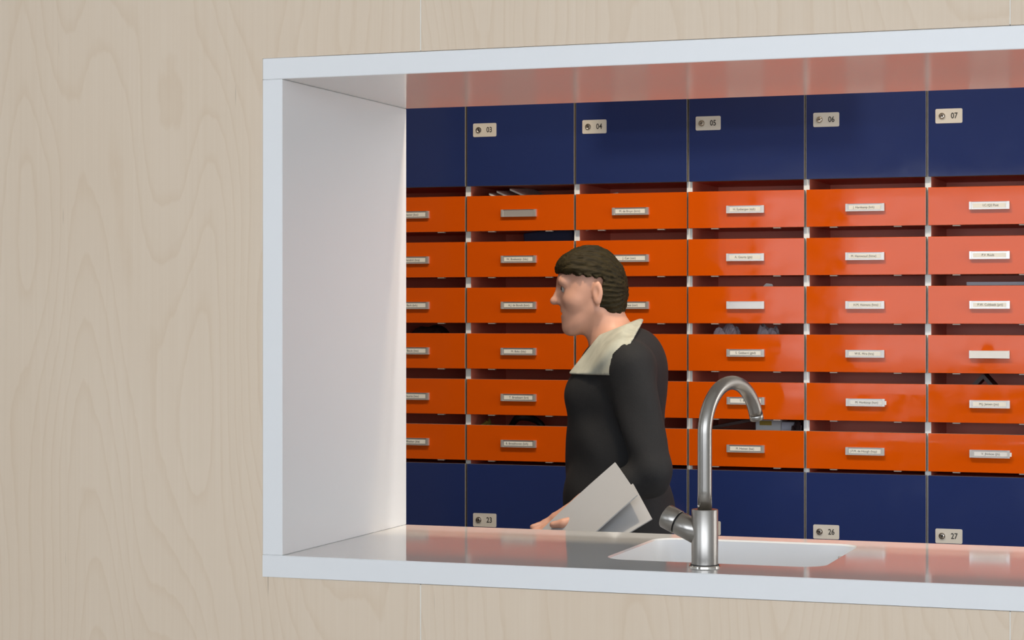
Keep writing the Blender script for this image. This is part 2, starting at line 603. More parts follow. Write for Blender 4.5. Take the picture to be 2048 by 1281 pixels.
# ================================================================== mailbox lockers
PITCH, SEAM3 = 0.3264, -0.4501
ROWTOP, RP, FH = 1.6756, 0.1306, 0.1006
GAP = 0.0052
TH = 0.018
DOORH = 0.36
UP0, LO1 = 1.7042, 0.9109
fw = PITCH - GAP
flap_me = box_mesh('mail_flap', (-fw / 2, 0, 0), (fw / 2, TH, FH), [M['orange'], M['edge']], bevel=.0007, front_mi=0)
door_me = box_mesh('locker_door', (-fw / 2, 0, 0), (fw / 2, TH, DOORH), [M['blue'], M['edge']], bevel=.0007, front_mi=0)
low_me = box_mesh('base_door', (-fw / 2, 0, 0), (fw / 2, TH, LO1 - DOORH - .006 - FLOOR - .08), [M['blue'], M['edge']], bevel=.0007, front_mi=0)
clip_me = box_mesh('clip', (-.010, .001, -.0030), (.010, .016, .0), M['clip'], bevel=.0006)


def holder_mesh():
    """shallow tray: raised rim, sunk window for the card"""
    W_, H_, D_ = .104, .0205, .0100
    bm = bmesh.new()
    add_box(bm, (-W_ / 2, -D_, -H_ / 2), (W_ / 2, 0, H_ / 2))
    bm.faces.ensure_lookup_table()
    f = min(bm.faces, key=lambda q: q.calc_center_median().y)
    r = bmesh.ops.inset_region(bm, faces=[f], thickness=.0040, use_even_offset=True)
    for v in f.verts:
        v.co.x *= (W_ / 2 - .0095) / (W_ / 2 - .0040)
    bmesh.ops.inset_region(bm, faces=[f], thickness=.0004, depth=-.0022)
    return finish(bm, 'label_holder', M['holder'])


hold_me = holder_mesh()
card_me = box_mesh('name_card', (-.0425, -.0086, -.0056), (.0425, -.0079, .0056), M['card'])
card_out_me = box_mesh('name_card', (-.0400, -.0086, -.0056), (.0565, -.0079, .0048), M['paper'])
card_white_me = box_mesh('name_card', (-.0505, -.0108, -.0098), (.0505, -.0101, .0098), M['paper'])


def plate_mesh():
    bm = bmesh.new()
    pts = rrect(-.0352, -.0192, .0352, .0192, .0036, 4)
    a = [bm.verts.new((x, 0, z)) for x, z in pts]
    b = [bm.verts.new((x, -.0012, z)) for x, z in pts]
    bm.faces.new(a)
    bm.faces.new(b[::-1])
    for i in range(len(pts)):
        j = (i + 1) % len(pts)
        bm.faces.new((a[i], a[j], b[j], b[i]))
    return finish(bm, 'number_plate', M['plate'])


plate_me = plate_mesh()
lock_me = lathe_mesh('lock', [(.0090, 0), (.0090, .0022), (.0082, .0034), (.0066, .0034), (.0060, .0022), (.0040, .0040), (0, .0044)], M['chrome'], 28)
key_me = box_mesh('keyway', (-.0009, -.0060, -.0034), (.0009, -.0035, .0034), M['dark'])

# names as far as the cards can be read in the photograph ('' = empty holder, None = blank white card)
NAMES = {
    2: ['A. Bester (bes)', 'J. Benabid (bna)', 'N. Berk (brk)', 'P. Beule (bte)', 'S. Beuma (beu)', 'R. Bleeker (ble)'],
    3: ['', 'W. Boekestijn (bks)', 'A.J. de Bondt (bon)', 'M. Boks (bks)', 'T. Breebaart (brt)', 'B. Broekhoven (brh)'],
    4: ['M. de Bruyn (brm)', 'J. Can (can)', 'J. Corsee (cor)', 'M. Cox (cox)', 'A. Dam (dam)', 'E. Dekker (dek)'],
    5: ['H. Eysbergen (eyb)', 'A. Geurts (gts)', '', 'S. Gebberd (gbd)', 'T. Bui (bui)', 'M. Heinen (hei)'],
    6: ['J. Hartkamp (hrk)', 'M. Hemwoud (hmw)', 'H.M. Heimans (hms)', 'W.K. Hira (hra)', 'M. Honkoop (hon)', 'J.P.M. de Hoogh (hop)'],
    7: ['I.C./Q2 Post', 'P.V. Ruuls', 'P.W. Coltbeek (prt)', None, 'M.J. Jansen (jns)', 'V. Jhinkoe (jhi)'],
}
# small misalignments of individual flaps (yaw, pitch in degrees)
TILT = {(5, 1): (1.5, .05), (5, 2): (1.5, 0), (5, 3): (1.42, .1), (5, 4): (1.0, 0), (5, 5): (.95, -.75), (5, 6): (-.35, .1),
        (6, 1): (-.6, 0), (6, 2): (-.55, .05), (6, 3): (-.35, 0), (6, 4): (-.75, .05), (6, 5): (-.3, -.6), (6, 6): (-.4, .15),
        (7, 1): (.1, 0), (7, 2): (.25, .15), (7, 3): (.1, 0), (7, 4): (.15, .1), (7, 5): (-.15, -.3), (7, 6): (-.3, .1)}
WHICH = {1: 'hidden behind the left jamb', 2: 'cut off by the white left jamb', 3: 'first full column right of the white jamb',
         4: 'behind the walking person', 5: 'behind the curved tap spout', 6: 'between the tap and the rightmost column',
         7: 'rightmost column in the picture', 8: 'just past the right edge of the picture',
         9: 'second past the right edge of the picture', 10: 'at the far right end of the wall'}

D0 = 0.019                                     # dividers start right behind the fronts
DD = 0.30                                      # compartment depth
div_bm = bmesh.new()
fs = add_box(div_bm, (-.008, 0, 0), (.008, DD, 2.07 - FLOOR - .08))
for f in fs:
    f.material_index = 1
fs[2].material_index = 0
div_me = finish(div_bm, 'divider', [M['divider'], M['orange_in']])
shelf_me = box_mesh('shelf', (-(PITCH - .016) / 2, 0, 0), ((PITCH - .016) / 2, DD - .002, .014), M['orange_in'])
back_me = box_mesh('back_panel', (-(PITCH - .0005) / 2, 0, 0), ((PITCH - .0005) / 2, .012, 2.07 - FLOOR - .08), M['orange_in'])
plinth_me = box_mesh('plinth', (-PITCH / 2, 0, 0), (PITCH / 2, .28, .08), M['dark'])
topcap_me = box_mesh('top_panel', (-PITCH / 2 + .0002, 0, 0), (PITCH / 2 - .0002, .33, .016), M['edge'])


def door(parent, n, z0, plate_z, number):
    d = obj('locker_door', door_me, parent, (0, 0, z0))
    px, pz = -fw / 2 + .0194 + .0352, plate_z - z0
    obj('number_plate', plate_me, d, (px, -.0002, pz))
    obj('lock_cylinder', lock_me, d, (px - .0178, -.0010, pz + .0002), (R(90), 0, 0))
    obj('keyway', key_me, d, (px - .0178, 0.0006, pz + .0002), (0, R(random.uniform(-60, 60)), 0))
    obj('printed_number', text_mesh(number, .0215, M['ink'], .82), d, (px + .0140, -.0017, pz - .0002))
    return d


for n in range(1, 11):
    cx = SEAM3 + (n - 3) * PITCH + PITCH / 2
    t = thing('mailbox_column', 'navy and orange mailbox column %02d with six flaps, %s' % (n, WHICH[n]), 'mailbox', (cx, YL, FLOOR),
              group='columns of the mailbox wall')
    zz = -FLOOR
    obj('plinth', plinth_me, t, (0, .03, 0))
    obj('divider', div_me, t, (-PITCH / 2, D0, .08))
    if n == 10:
        obj('divider', div_me, t, (PITCH / 2, D0, .08))
    obj('back_panel', back_me, t, (0, D0 + DD, .08))
    obj('top_panel', topcap_me, t, (0, 0, 2.0702 + zz))
    obj('base_door', low_me, t, (0, 0, .08))
    door(t, n, UP0 + zz, 1.8635 + zz, '%02d' % n)
    door(t, n, LO1 - DOORH + zz, .7520 + zz, '%02d' % (n + 20))
    for z in [UP0 + .002, LO1 - .016] + [ROWTOP - RP * r - FH + .002 for r in range(6)]:
        obj('shelf', shelf_me, t, (0, D0 + .001, z + zz))
    for r in range(6):
        yaw, pit = TILT.get((n, r + 1), (random.uniform(-.2, .2), random.uniform(-.15, .15)))
        fl = obj('mail_flap', flap_me, t, (0, -.0026 * abs(yaw) if abs(yaw) > .3 else 0, ROWTOP - RP * r - FH + zz), (R(pit), 0, R(yaw)))
        for cxo in (-.087, .085):
            obj('clip', clip_me, fl, (cxo, 0, 0))
        nm = NAMES.get(n, [''] * 6)[r]
        hx = {2: -.001, 3: -.0028}.get(n, 0.0) + random.uniform(-.0006, .0006)
        obj('label_holder', hold_me, fl, (hx, 0, .0500))
        if nm is None:
            obj('name_card', card_white_me, fl, (hx, 0, .0500))
        elif nm:
            out = (n, r) in ((7, 5), (6, 4))
            obj('name_card', card_out_me if out else card_me, fl, (hx, 0, .0500))
            obj('printed_name', text_mesh(nm, .0088, M['ink'], .92), fl, (hx + random.uniform(-.004, .004), -.0089, .0500))

# filler above the lockers
structure(obj('trim_4', box_mesh('filler', (SEAM3 - 2 * PITCH, YL + .004, 2.088), (SEAM3 + 8 * PITCH, YW, CEIL), M['paint'])))
structure(obj('wall_side', box_mesh('wall_side', (SEAM3 - 2 * PITCH - .12, CY1 + .001, FLOOR), (SEAM3 - 2 * PITCH - .012, YW, CEIL), M['rear_paint'])))
# window at the far right end of the passage
bm = bmesh.new()
for lo, hi in (((XR - .05, .66, .7), (XR - .001, .72, 2.55)), ((XR - .05, 2.02, .7), (XR - .001, 2.08, 2.55)),
               ((XR - .05, .66, .64), (XR - .001, 2.08, .7)), ((XR - .05, .66, 2.55), (XR - .001, 2.08, 2.61))):
    add_box(bm, lo, hi)
structure(obj('window_4', finish(bm, 'window_frame', M['paint'])))

# ------------------------------------------------------------------ ceiling lamp and added fill strip over the passage
LX, LY = 0.306, 0.85
lt = thing('ceiling_lamp', 'small round recessed ceiling lamp over the mail passage', 'lamp', (LX, LY, CEIL))
obj('housing', lathe_mesh('housing', [(.062, -.002), (.062, -.030), (.078, -.032), (.080, -.026), (.080, -.002)], M['paint'], 40), lt)
obj('diffuser', lathe_mesh('diffuser', [(0, -.020), (.0615, -.020), (.0615, -.016), (0, -.016)], emission('lamp_diffuser', (1, .86, .68), 20.0), 40), lt)
ld = bpy.data.lights.new('lamp_light', 'AREA')
ld.shape = 'DISK'
ld.size = .115
ld.energy = 18.0
ld.color = (1.0, .80, .56)
lo_ = bpy.data.objects.new('lamp_light', ld)
lo_.location = (LX, LY, CEIL - .034)
COL.objects.link(lo_)
sl_ = thing('fill_strip', 'long slim ceiling strip added over the mail passage to brighten the mailbox fronts', 'lamp', (1.15, .72, CEIL))  # added strip, no known fixture: lifts the light on the flaps
obj('housing', box_mesh('housing', (-1.95, -.045, -.040), (1.95, .045, -.001), M['paint'], bevel=.003), sl_)
obj('diffuser', box_mesh('diffuser', (-1.93, -.032, -.044), (1.93, .032, -.0405), emission('fill_strip_diffuser', (1, .95, .88), 4.0)), sl_)
area('fill_strip_light', (1.15, .72, CEIL - .047), (0, 0, 0), 3.86, .06, 32.0, (1.0, .95, .87))  # fill light of the added strip
# unseen box added above the lockers to throw a shadow on the upper doors
shade_box = thing('shading_box', 'white box-shaped ventilation unit added above the mailboxes to shade the upper doors', 'shading', (LX, 1.91, 2.20))
obj('casing', box_mesh('casing', (-.235, -.242, 0), (.235, .244, .26), M['paint'], bevel=.004), shade_box)
for k in range(6):
    obj('box_slat', box_mesh('slat', (-.20, -.250, 0), (.20, -.2425, .010), M['edge']), shade_box, (0, 0, .05 + .032 * k))

# ------------------------------------------------------------------ post lying in the compartments
def floor_z(r):                                 # inside floor of row r (1 = top)
    return ROWTOP - RP * (r - 1) - FH + .002 + .0142


def lump(name, w_, d_, h_, m, seed, amp=.35, n=14):
    """crumpled bag: noisy half-dome standing on z=0"""
    rnd = random.Random(seed)
    bm = bmesh.new()
    ph = [(rnd.uniform(0, 6.28), rnd.uniform(2, 6), rnd.uniform(2, 6), rnd.uniform(.3, 1)) for _ in range(7)]
    g = {}
    for i in range(n + 1):
        for j in range(n + 1):
            u, v = i / n * 2 - 1, j / n * 2 - 1
            q = max(abs(u), abs(v))
            base = max(0.0, 1 - q ** 3)
            k = sum(a * abs(math.sin(p + u * fx + v * fy)) for p, fx, fy, a in ph) / sum(a for *_, a in ph)
            g[i, j] = bm.verts.new((u * w_ / 2, v * d_ / 2, h_ * base * (1 - amp + amp * 1.4 * k)))
    for i in range(n):
        for j in range(n):
            bm.faces.new((g[i, j], g[i + 1, j], g[i + 1, j + 1], g[i, j + 1]))
    rim = [g[i, 0] for i in range(n + 1)] + [g[n, j] for j in range(1, n + 1)] + [g[i, n] for i in range(n - 1, -1, -1)] + [g[0, j] for j in range(n - 1, 0, -1)]
    bm.faces.new(rim[::-1])
    return finish(bm, name, m)


YI = YL + D0
# three magazines fanned in column 03, top slot
for k, (dx, lean, hh, lab) in enumerate(((0.0, -7, .094, 'white magazine at the left of the fan in the top slot of column 03'),
                                         (.022, -9, .096, 'white magazine in the middle of the fan in the top slot of column 03'),
                                         (.060, -12, .097, 'white magazine at the right of the fan in the top slot of column 03'))):
    me = sheet_mesh('magazine', .19, .20, .005, M['paper'], 10, 3, lambda u, v: .075 * (1 - u) ** 1.3 - .012 * (1 - u) * (1 - v))
    o = obj('magazine', me, None, (-.295 + dx, YI + .108 + .004 * k, floor_z(1) + .026 + .006 * k))
    tag(o, lab, 'magazine', 'magazines in the top slot of column 03')
    # legs of the fan: a card wedge keeps it up
o = obj('cardboard_wedge', box_mesh('wedge', (-.08, -.08, 0), (.07, .08, .024), M['brown_card'], bevel=.002), None, (-.29, YI + .13, floor_z(1)))
tag(o, 'brown carton lying under the magazines in the top slot of column 03', 'carton')
# small white slip, column 04 top slot
o = obj('paper_slip', sheet_mesh('slip', .11, .09, .002, M['paper'], 6, 3, lambda u, v: .01 * u), None, (-.062, YI + .045, floor_z(1) + .036), (R(80), R(-10), 0))
tag(o, 'small white slip just showing in the top slot of column 04', 'paper')
# navy folder, column 03 second slot
o = obj('folder', box_mesh('folder', (-.075, -.012, 0), (.075, .012, .108), M['navy_card'], bevel=.003), None, (-.216, YI + .07, floor_z(2) + .001), (R(0), R(-7.5), R(0)))
o.location.z += .012
tag(o, 'dark navy folder leaning at the right of column 03 second slot', 'folder')
# dark parcel, column 02 fourth slot
o = obj('dark_parcel', lump('parcel', .16, .16, .107, M['brown_card'], 5, .2), None, (-.60, YI + .09, floor_z(4)))
tag(o, 'dark parcel showing in the fourth slot of column 02', 'parcel')
# strap and gold foil, column 03 bottom slot
pts = [(-.075 + .15 * k / 14, .02 * math.sin(k * .7), .006 + .098 * math.sin(math.pi * k / 14) ** .55) for k in range(15)]
o = obj('black_strap', tube_mesh('strap', pts, [.004 + .007 * math.sin(math.pi * k / 14) for k in range(15)], M['black_cloth'], 10), None, (-.300, YI + .06, floor_z(6) + .003))
tag(o, 'black strap looping up in the bottom slot of column 03', 'strap')
o = obj('gold_packet', lump('packet', .05, .07, .098, M['gold'], 11, .3, 8), None, (-.408, YI + .045, floor_z(6)))
tag(o, 'gold-green packet beside the black strap in column 03', 'packet')
# column 05
o = obj('paper_corner', prism_xz('corner', [(-.10, 0), (.06, 0), (.012, .092), (-.004, .094)], -.001, .001, M['paper']), None, (.413, YI + .04, floor_z(3)), (R(0), 0, R(4)))
tag(o, 'white envelope corner peeking out of the third slot of column 05', 'envelope')
o = obj('plastic_bag', lump('bag', .115, .12, .106, M['plastic_bag'], 3, .40, 18), None, (.292, YI + .072, floor_z(4)))
tag(o, 'crumpled grey plastic bag at the left of column 05 fourth slot', 'bag')
o = obj('plastic_bag', lump('bag', .09, .10, .108, M['plastic_bag'], 22, .55, 14), None, (.402, YI + .10, floor_z(4)))
tag(o, 'peaked grey plastic bag at the right of column 05 fourth slot', 'bag')
wb = thing('white_box', 'white box with yellow sticker in the bottom slot of column 05', 'box', (.405, YI + .14, floor_z(6)))
obj('carton', box_mesh('carton', (-.04, -.04, 0), (.035, .04, .108), M['paper'], bevel=.002), wb)
obj('sticker', box_mesh('sticker', (-.028, -.0408, .092), (.006, -.0402, .104), M['yellow']), wb)
o = obj('grey_carton', box_mesh('grey_carton', (-.024, -.04, 0), (.022, .04, .103), M['envelope'], bevel=.002), None, (.463, YI + .13, floor_z(6)))
tag(o, 'pale grey carton right of the white box in column 05', 'carton')
o = obj('dark_wrapper', lump('wrapper', .05, .09, .112, M['dark_plastic'], 17, .4, 14), None, (.496, YI + .055, floor_z(6)))
tag(o, 'dark shiny wrapper at the right end of column 05 bottom slot', 'wrapper')
o = obj('dark_magazine', sheet_mesh('mag', .15, .18, .008, M['brown_card'], 8, 3, lambda u, v: .02 * u), None, (.302, YI + .12, floor_z(6) + .0815), (0, R(-4), 0))
tag(o, 'dark magazine on top of the pile in the bottom slot of column 05', 'magazine')
o = obj('letter_pile', box_mesh('pile', (-.075, -.09, 0), (.06, .09, .074), M['brown_card'], bevel=.003), None, (.302, YI + .125, floor_z(6)))
tag(o, 'pile of dark folders under the magazine in column 05', 'folders')
# column 07
o = obj('flat_envelope', box_mesh('flat_envelope', (-.10, -.09, 0), (.10, .09, .010), M['envelope'], bevel=.001), None, (1.052, YI + .12, floor_z(3) + .0850))
tag(o, 'grey envelope lying flat in the third slot of column 07', 'envelope')
o = obj('carton', box_mesh('carton', (-.085, -.07, 0), (.085, .09, .0848), M['brown_card'], bevel=.002), None, (1.055, YI + .12, floor_z(3)))
tag(o, 'brown carton under the grey envelope in column 07', 'carton')
o = obj('folded_card', prism_xz('folded_card', [(-.11, 0), (-.095, 0), (.0, .099), (.085, 0), (.10, 0), (.002, .110), (-.004, .110)], -.05, .05, M['brown_card']), None, (.996, YI + .08, floor_z(5)))
tag(o, 'dark card folded into a peak in the fifth slot of column 07', 'card')


# ================================================================== person (distance fields -> surface nets)
class Field:
    def __init__(s, lo, hi, h):
        s.lo, s.h = np.array(lo, float), h
        s.n = np.ceil((np.array(hi) - s.lo) / h).astype(int) + 1
        s.F = np.full(s.n, 10.0, np.float32)
        s.ax = [(s.lo[i] + h * np.arange(s.n[i])).astype(np.float32) for i in range(3)]

    def sub(s, lo, hi):
        i0 = np.clip(np.floor((np.array(lo) - s.lo) / s.h).astype(int), 0, s.n)
        i1 = np.clip(np.ceil((np.array(hi) - s.lo) / s.h).astype(int) + 1, 0, s.n)
        sl = tuple(slice(a, b) for a, b in zip(i0, i1))
        P = np.meshgrid(*[s.ax[i][sl[i]] for i in range(3)], indexing='ij')
        return sl, P

    def _put(s, sl, d, k):
        F = s.F[sl]
        hh = np.maximum(k - np.abs(F - d), 0) / k
        s.F[sl] = np.minimum(F, d) - hh * hh * k * .25

    def ell(s, c, r, k=.02, rot=None):
        R_ = max(r) + k + 2 * s.h
        sl, P = s.sub([c[i] - R_ for i in range(3)], [c[i] + R_ for i in range(3)])
        if P[0].size == 0:
            return
        q = [P[i] - c[i] for i in range(3)]
        if rot is not None:
            m = np.array(Matrix.Rotation(rot[1], 3, rot[0]).transposed())
            q = [m[i][0] * q[0] + m[i][1] * q[1] + m[i][2] * q[2] for i in range(3)]
        k0 = np.sqrt(sum((q[i] / r[i]) ** 2 for i in range(3)))
        k1 = np.sqrt(sum((q[i] / r[i] ** 2) ** 2 for i in range(3))) + 1e-6
        s._put(sl, k0 * (k0 - 1) / k1, k)

    def dig(s, c, r, k=.008):                    # smooth subtraction of an ellipsoid
        R_ = max(r) + k + 2 * s.h
        sl, P = s.sub([c[i] - R_ for i in range(3)], [c[i] + R_ for i in range(3)])
        q = [P[i] - c[i] for i in range(3)]
        k0 = np.sqrt(sum((q[i] / r[i]) ** 2 for i in range(3)))
        k1 = np.sqrt(sum((q[i] / r[i] ** 2) ** 2 for i in range(3))) + 1e-6
        d = -k0 * (k0 - 1) / k1
        F = s.F[sl]
        hh = np.maximum(k - np.abs(F - d), 0) / k
        s.F[sl] = np.maximum(F, d) + hh * hh * k * .25

    def cap(s, a, b, ra, rb, k=.02, flat=(1, 1, 1)):
        a, b = np.array(a, float), np.array(b, float)
        R_ = max(ra, rb) + k + 2 * s.h
        sl, P = s.sub(np.minimum(a, b) - R_, np.maximum(a, b) + R_)
        if P[0].size == 0:
            return
        ab = b - a
        t = sum((P[i] - a[i]) * ab[i] for i in range(3)) / (ab @ ab)
        t = np.clip(t, 0, 1)
        d = np.sqrt(sum(((P[i] - a[i] - t * ab[i]) * flat[i]) ** 2 for i in range(3)))
        s._put(sl, d - (ra + (rb - ra) * t), k)

    def chain(s, pts, radii, k=.012):
        for (a, b), (ra, rb) in zip(zip(pts, pts[1:]), zip(radii, radii[1:])):
            s.cap(a, b, ra, rb, k)

    def P(s):
        return np.meshgrid(*s.ax, indexing='ij', sparse=True)

    def cut(s, point, normal):                  # remove the side the normal points to
        X = s.P()
        d = sum((X[i] - point[i]) * normal[i] for i in range(3)) / np.linalg.norm(normal)
        s.F = np.maximum(s.F, d.astype(np.float32))

    def mesh(s, name, m, iters=1, warp=None):
        F, h = s.F, s.h
        ins = F < 0
        nx, ny, nz = F.shape
        c = sum(ins[i:nx - 1 + i, j:ny - 1 + j, k:nz - 1 + k].astype(np.int8) for i in (0, 1) for j in (0, 1) for k in (0, 1))
        act = np.argwhere((c > 0) & (c < 8))
        idx = np.full((nx - 1, ny - 1, nz - 1), -1, np.int32)
        idx[act[:, 0], act[:, 1], act[:, 2]] = np.arange(len(act))
        acc = np.zeros((len(act), 3)); cnt = np.zeros(len(act))
        corners = [(i, j, k) for i in (0, 1) for j in (0, 1) for k in (0, 1)]
        for a in corners:
            for ax in range(3):
                if a[ax]:
                    continue
                b = list(a); b[ax] = 1
                fa_ = F[act[:, 0] + a[0], act[:, 1] + a[1], act[:, 2] + a[2]]
                fb_ = F[act[:, 0] + b[0], act[:, 1] + b[1], act[:, 2] + b[2]]
                x = (fa_ < 0) != (fb_ < 0)
                t = np.where(x, fa_ / np.where(x, fa_ - fb_, 1), 0)
                p = np.array(a, float)[None].repeat(len(act), 0)
                p[:, ax] += t
                acc[x] += p[x]; cnt[x] += 1
        V = s.lo + h * (act + acc / cnt[:, None])
        faces = []
        for ax in range(3):
            o1, o2 = [(1, 2), (2, 0), (0, 1)][ax]
            A = [slice(None)] * 3; B = [slice(None)] * 3
            A[ax] = slice(0, -1); B[ax] = slice(1, None)
            ch = ins[tuple(A)] != ins[tuple(B)]
            e = np.argwhere(ch)
            ok = (e[:, o1] > 0) & (e[:, o2] > 0) & (e[:, o1] < F.shape[o1] - 1) & (e[:, o2] < F.shape[o2] - 1)
            e = e[ok]

            def ce(d1, d2):
                q = e.copy(); q[:, o1] -= d1; q[:, o2] -= d2
                return idx[q[:, 0], q[:, 1], q[:, 2]]
            q = np.stack([ce(1, 1), ce(0, 1), ce(0, 0), ce(1, 0)], 1)
            flip = ~ins[e[:, 0], e[:, 1], e[:, 2]]
            q[flip] = q[flip][:, ::-1]
            faces.append(q)
        Q = np.concatenate(faces)
        Q = Q[(Q >= 0).all(1)]
        for _ in range(iters):                  # light Laplacian smoothing
            S_ = np.zeros_like(V); n_ = np.zeros(len(V))
            for a in range(4):
                b = (a + 1) % 4
                np.add.at(S_, Q[:, a], V[Q[:, b]]); np.add.at(n_, Q[:, a], 1)
                np.add.at(S_, Q[:, b], V[Q[:, a]]); np.add.at(n_, Q[:, b], 1)
            V = V * .45 + .55 * S_ / np.maximum(n_, 1)[:, None]
        if warp:
            V = warp(V)
        me = bpy.data.meshes.new(name)
        me.vertices.add(len(V)); me.vertices.foreach_set('co', V.astype(np.float32).ravel())
        me.loops.add(Q.size); me.loops.foreach_set('vertex_index', Q.astype(np.int32).ravel())
        me.polygons.add(len(Q))
        me.polygons.foreach_set('loop_start', np.arange(0, Q.size, 4, dtype=np.int32))
        me.polygons.foreach_set('use_smooth', np.ones(len(Q), bool))
        me.materials.append(m)
        me.update(calc_edges=True)
        me.validate()
        return me


# the figure is laid out facing -x, her left side towards -y, feet on z = 0
HC = (-.062, 0, 1.487)
TL = R(7)                                        # head tipped forward


def hd_(p):                                      # head-space point tipped about the top of the neck
    x, y, z = p[0] + .02, p[1], p[2] - 1.40
    return (x * math.cos(TL) + z * -math.sin(TL) - .02 + .006, y, x * math.sin(TL) + z * math.cos(TL) + 1.40)


def head_size(V):                                 # final proportions of the head, blended out down the neck
    V = np.array(V, float).reshape(-1, 3)
    t = np.clip((V[:, 2] - 1.33) / .07, 0, 1)
    w_ = t * t * (3 - 2 * t)
    V[:, 0] = -.060 + (V[:, 0] + .060) * (1 - .085 * w_)
    V[:, 1] *= 1 - .06 * w_
    V[:, 2] = 1.587 + (V[:, 2] - 1.587) * (1 - .045 * w_)
    return V


def torso(F, inf=0.0, neck=True, loose=0.0):
    F.ell((.012, 0, 1.235), (.098 + inf, .150 + inf, .125 + inf), .05)                # rib cage
    F.ell((.000, 0, 1.10), (.092 + inf + loose, .128 + inf + loose, .15 + inf), .06)   # waist
    F.ell((.010, 0, .93), (.108 + inf + loose, .158 + inf + loose, .14 + inf), .06)    # hips
    for s in (-1, 1):
        F.ell((-.062, s * .062, 1.215), (.050 + inf, .056 + inf, .056 + inf), .04)    # bust
        F.cap((.022, s * .055, 1.325), (.035, s * .150, 1.290), .036 + inf, .048 + inf, .05)
    F.ell((.058, 0, 1.27), (.056 + inf, .12 + inf, .085 + inf), .05)                  # upper back
    if neck:
        F.cap((.012, 0, 1.30), (-.030, 0, 1.425), .058 + inf, .050 + inf, .03)


W_ = np.array((-.070, -.238, .958))                # left wrist
d_ = np.array((-.805, 0, -.593)); p_ = np.array((-.475, -.596, .647)); t_ = np.array((.353, -.803, -.48))
SHL, ELL = (.038, -.168, 1.278), (.088, -.222, 1.030)
SHR, ELR, WRR = (.038, .168, 1.278), (.075, .215, 1.020), (-.045, .235, .845)


def hand(F, Wp, d, p, t, curl, k=.006):
    """palm, four fingers of different length bent at the knuckles, thumb from the side of the palm"""
    pt = lambda a, b, c: tuple(Wp + d * a + p * b + t * c)
    F.cap(pt(-.03, 0, 0), pt(.012, 0, 0), .024, .023, .02)
    for c in (-.024, -.008, .008, .024):
        F.cap(pt(.015, 0, c * .7), pt(.078, 0, c), .0145, .0125, .010)
    for c, ln in ((.027, .90), (.009, 1.0), (-.010, .95), (-.028, .76)):
        a0, b0 = .080, 0.0
        pts = [pt(a0, b0, c)]
        ang = 0
        for sgm, cu in ((.036, curl[0]), (.024, curl[1]), (.018, curl[2])):
            ang += cu
            a0 += sgm * ln * math.cos(ang); b0 += sgm * ln * math.sin(ang)
            pts.append(pt(a0, b0, c))
        F.chain(pts, [.0098, .0092, .0084, .0072], k)
    pts = [pt(.018, .006, .026), pt(.040, .018, .044), pt(.066, .030, .046), pt(.088, .036, .034)]
    F.chain(pts, [.0150, .0120, .0105, .0085], .008)


F = Field((-.42, -.345, -.01), (.33, .30, 1.60), .0033)
# head
F.ell(hd_(HC), (.083, .070, .086), .02)
F.ell(hd_((-.088, 0, 1.434)), (.053, .054, .060), .03)
F.ell(hd_((-.104, 0, 1.400)), (.036, .038, .030), .025)
F.ell(hd_((-.126, 0, 1.3835)), (.016, .017, .0145), .018)       # chin
F.cap(hd_((-.045, -.050, 1.415)), hd_((-.112, -.018, 1.384)), .012, .010, .025)   # jaw line
F.cap(hd_((-.045, .050, 1.415)), hd_((-.112, .018, 1.384)), .012, .010, .025)
F.cap(hd_((-.128, -.042, 1.502)), hd_((-.128, .042, 1.502)), .0135, .0135, .02)   # brow
F.cap(hd_((-.138, 0, 1.490)), hd_((-.158, 0, 1.456)), .0075, .0095, .012)   # nose
F.ell(hd_((-.1615, 0, 1.4525)), (.0105, .0095, .0090), .008)
F.cap(hd_((-.146, -.0115, 1.449)), hd_((-.146, .0115, 1.449)), .0072, .0072, .007)
F.ell(hd_((-.128, 0, 1.418)), (.013, .026, .020), .015)         # muzzle
for s in (-1, 1):
    F.ell(hd_((-.106, s * .041, 1.448)), (.022, .017, .019), .02)   # cheek
    F.dig(hd_((-.143, s * .032, 1.4805)), (.0150, .0165, .0095), .010)  # eye socket
    F.cap(hd_((-.1345, s * .019, 1.4885)), hd_((-.1250, s * .046, 1.4865)), .0042, .0038, .004)   # upper lid
    F.cap(hd_((-.1330, s * .021, 1.4735)), hd_((-.1245, s * .044, 1.4745)), .0032, .0030, .005)   # lower lid
    F.ell(hd_((-.040, s * .073, 1.460)), (.015, .008, .029), .006, ('Z', s * R(18)))   # ear
    F.ell(hd_((-.043, s * .073, 1.438)), (.008, .007, .010), .006)
    F.dig(hd_((-.044, s * .083, 1.463)), (.0075, .0075, .0150), .004)
F.cap(hd_((-.1375, -.012, 1.4235)), hd_((-.1375, .012, 1.4235)), .0055, .0055, .005)   # lips
F.cap(hd_((-.1355, -.011, 1.4120)), hd_((-.1355, .011, 1.4120)), .0060, .0060, .005)
F.dig(hd_((-.1450, 0, 1.4178)), (.010, .020, .0016), .002)
torso(F)
for s, (SH, EL, WR) in ((-1, (SHL, ELL, tuple(W_))), (1, (SHR, ELR, WRR))):
    F.cap(SH, EL, .047, .036, .03)
    F.cap(EL, WR, .036, .024, .02)
hand(F, W_, d_, p_, t_, (.05, .25, .35))
dR = np.array((-.45, .06, -.89)); dR /= np.linalg.norm(dR)
pR = np.array((0, -1.0, 0)); pR -= dR * (pR @ dR); pR /= np.linalg.norm(pR)
hand(F, np.array(WRR), dR, pR, np.cross(dR, pR), (.35, .5, .4))
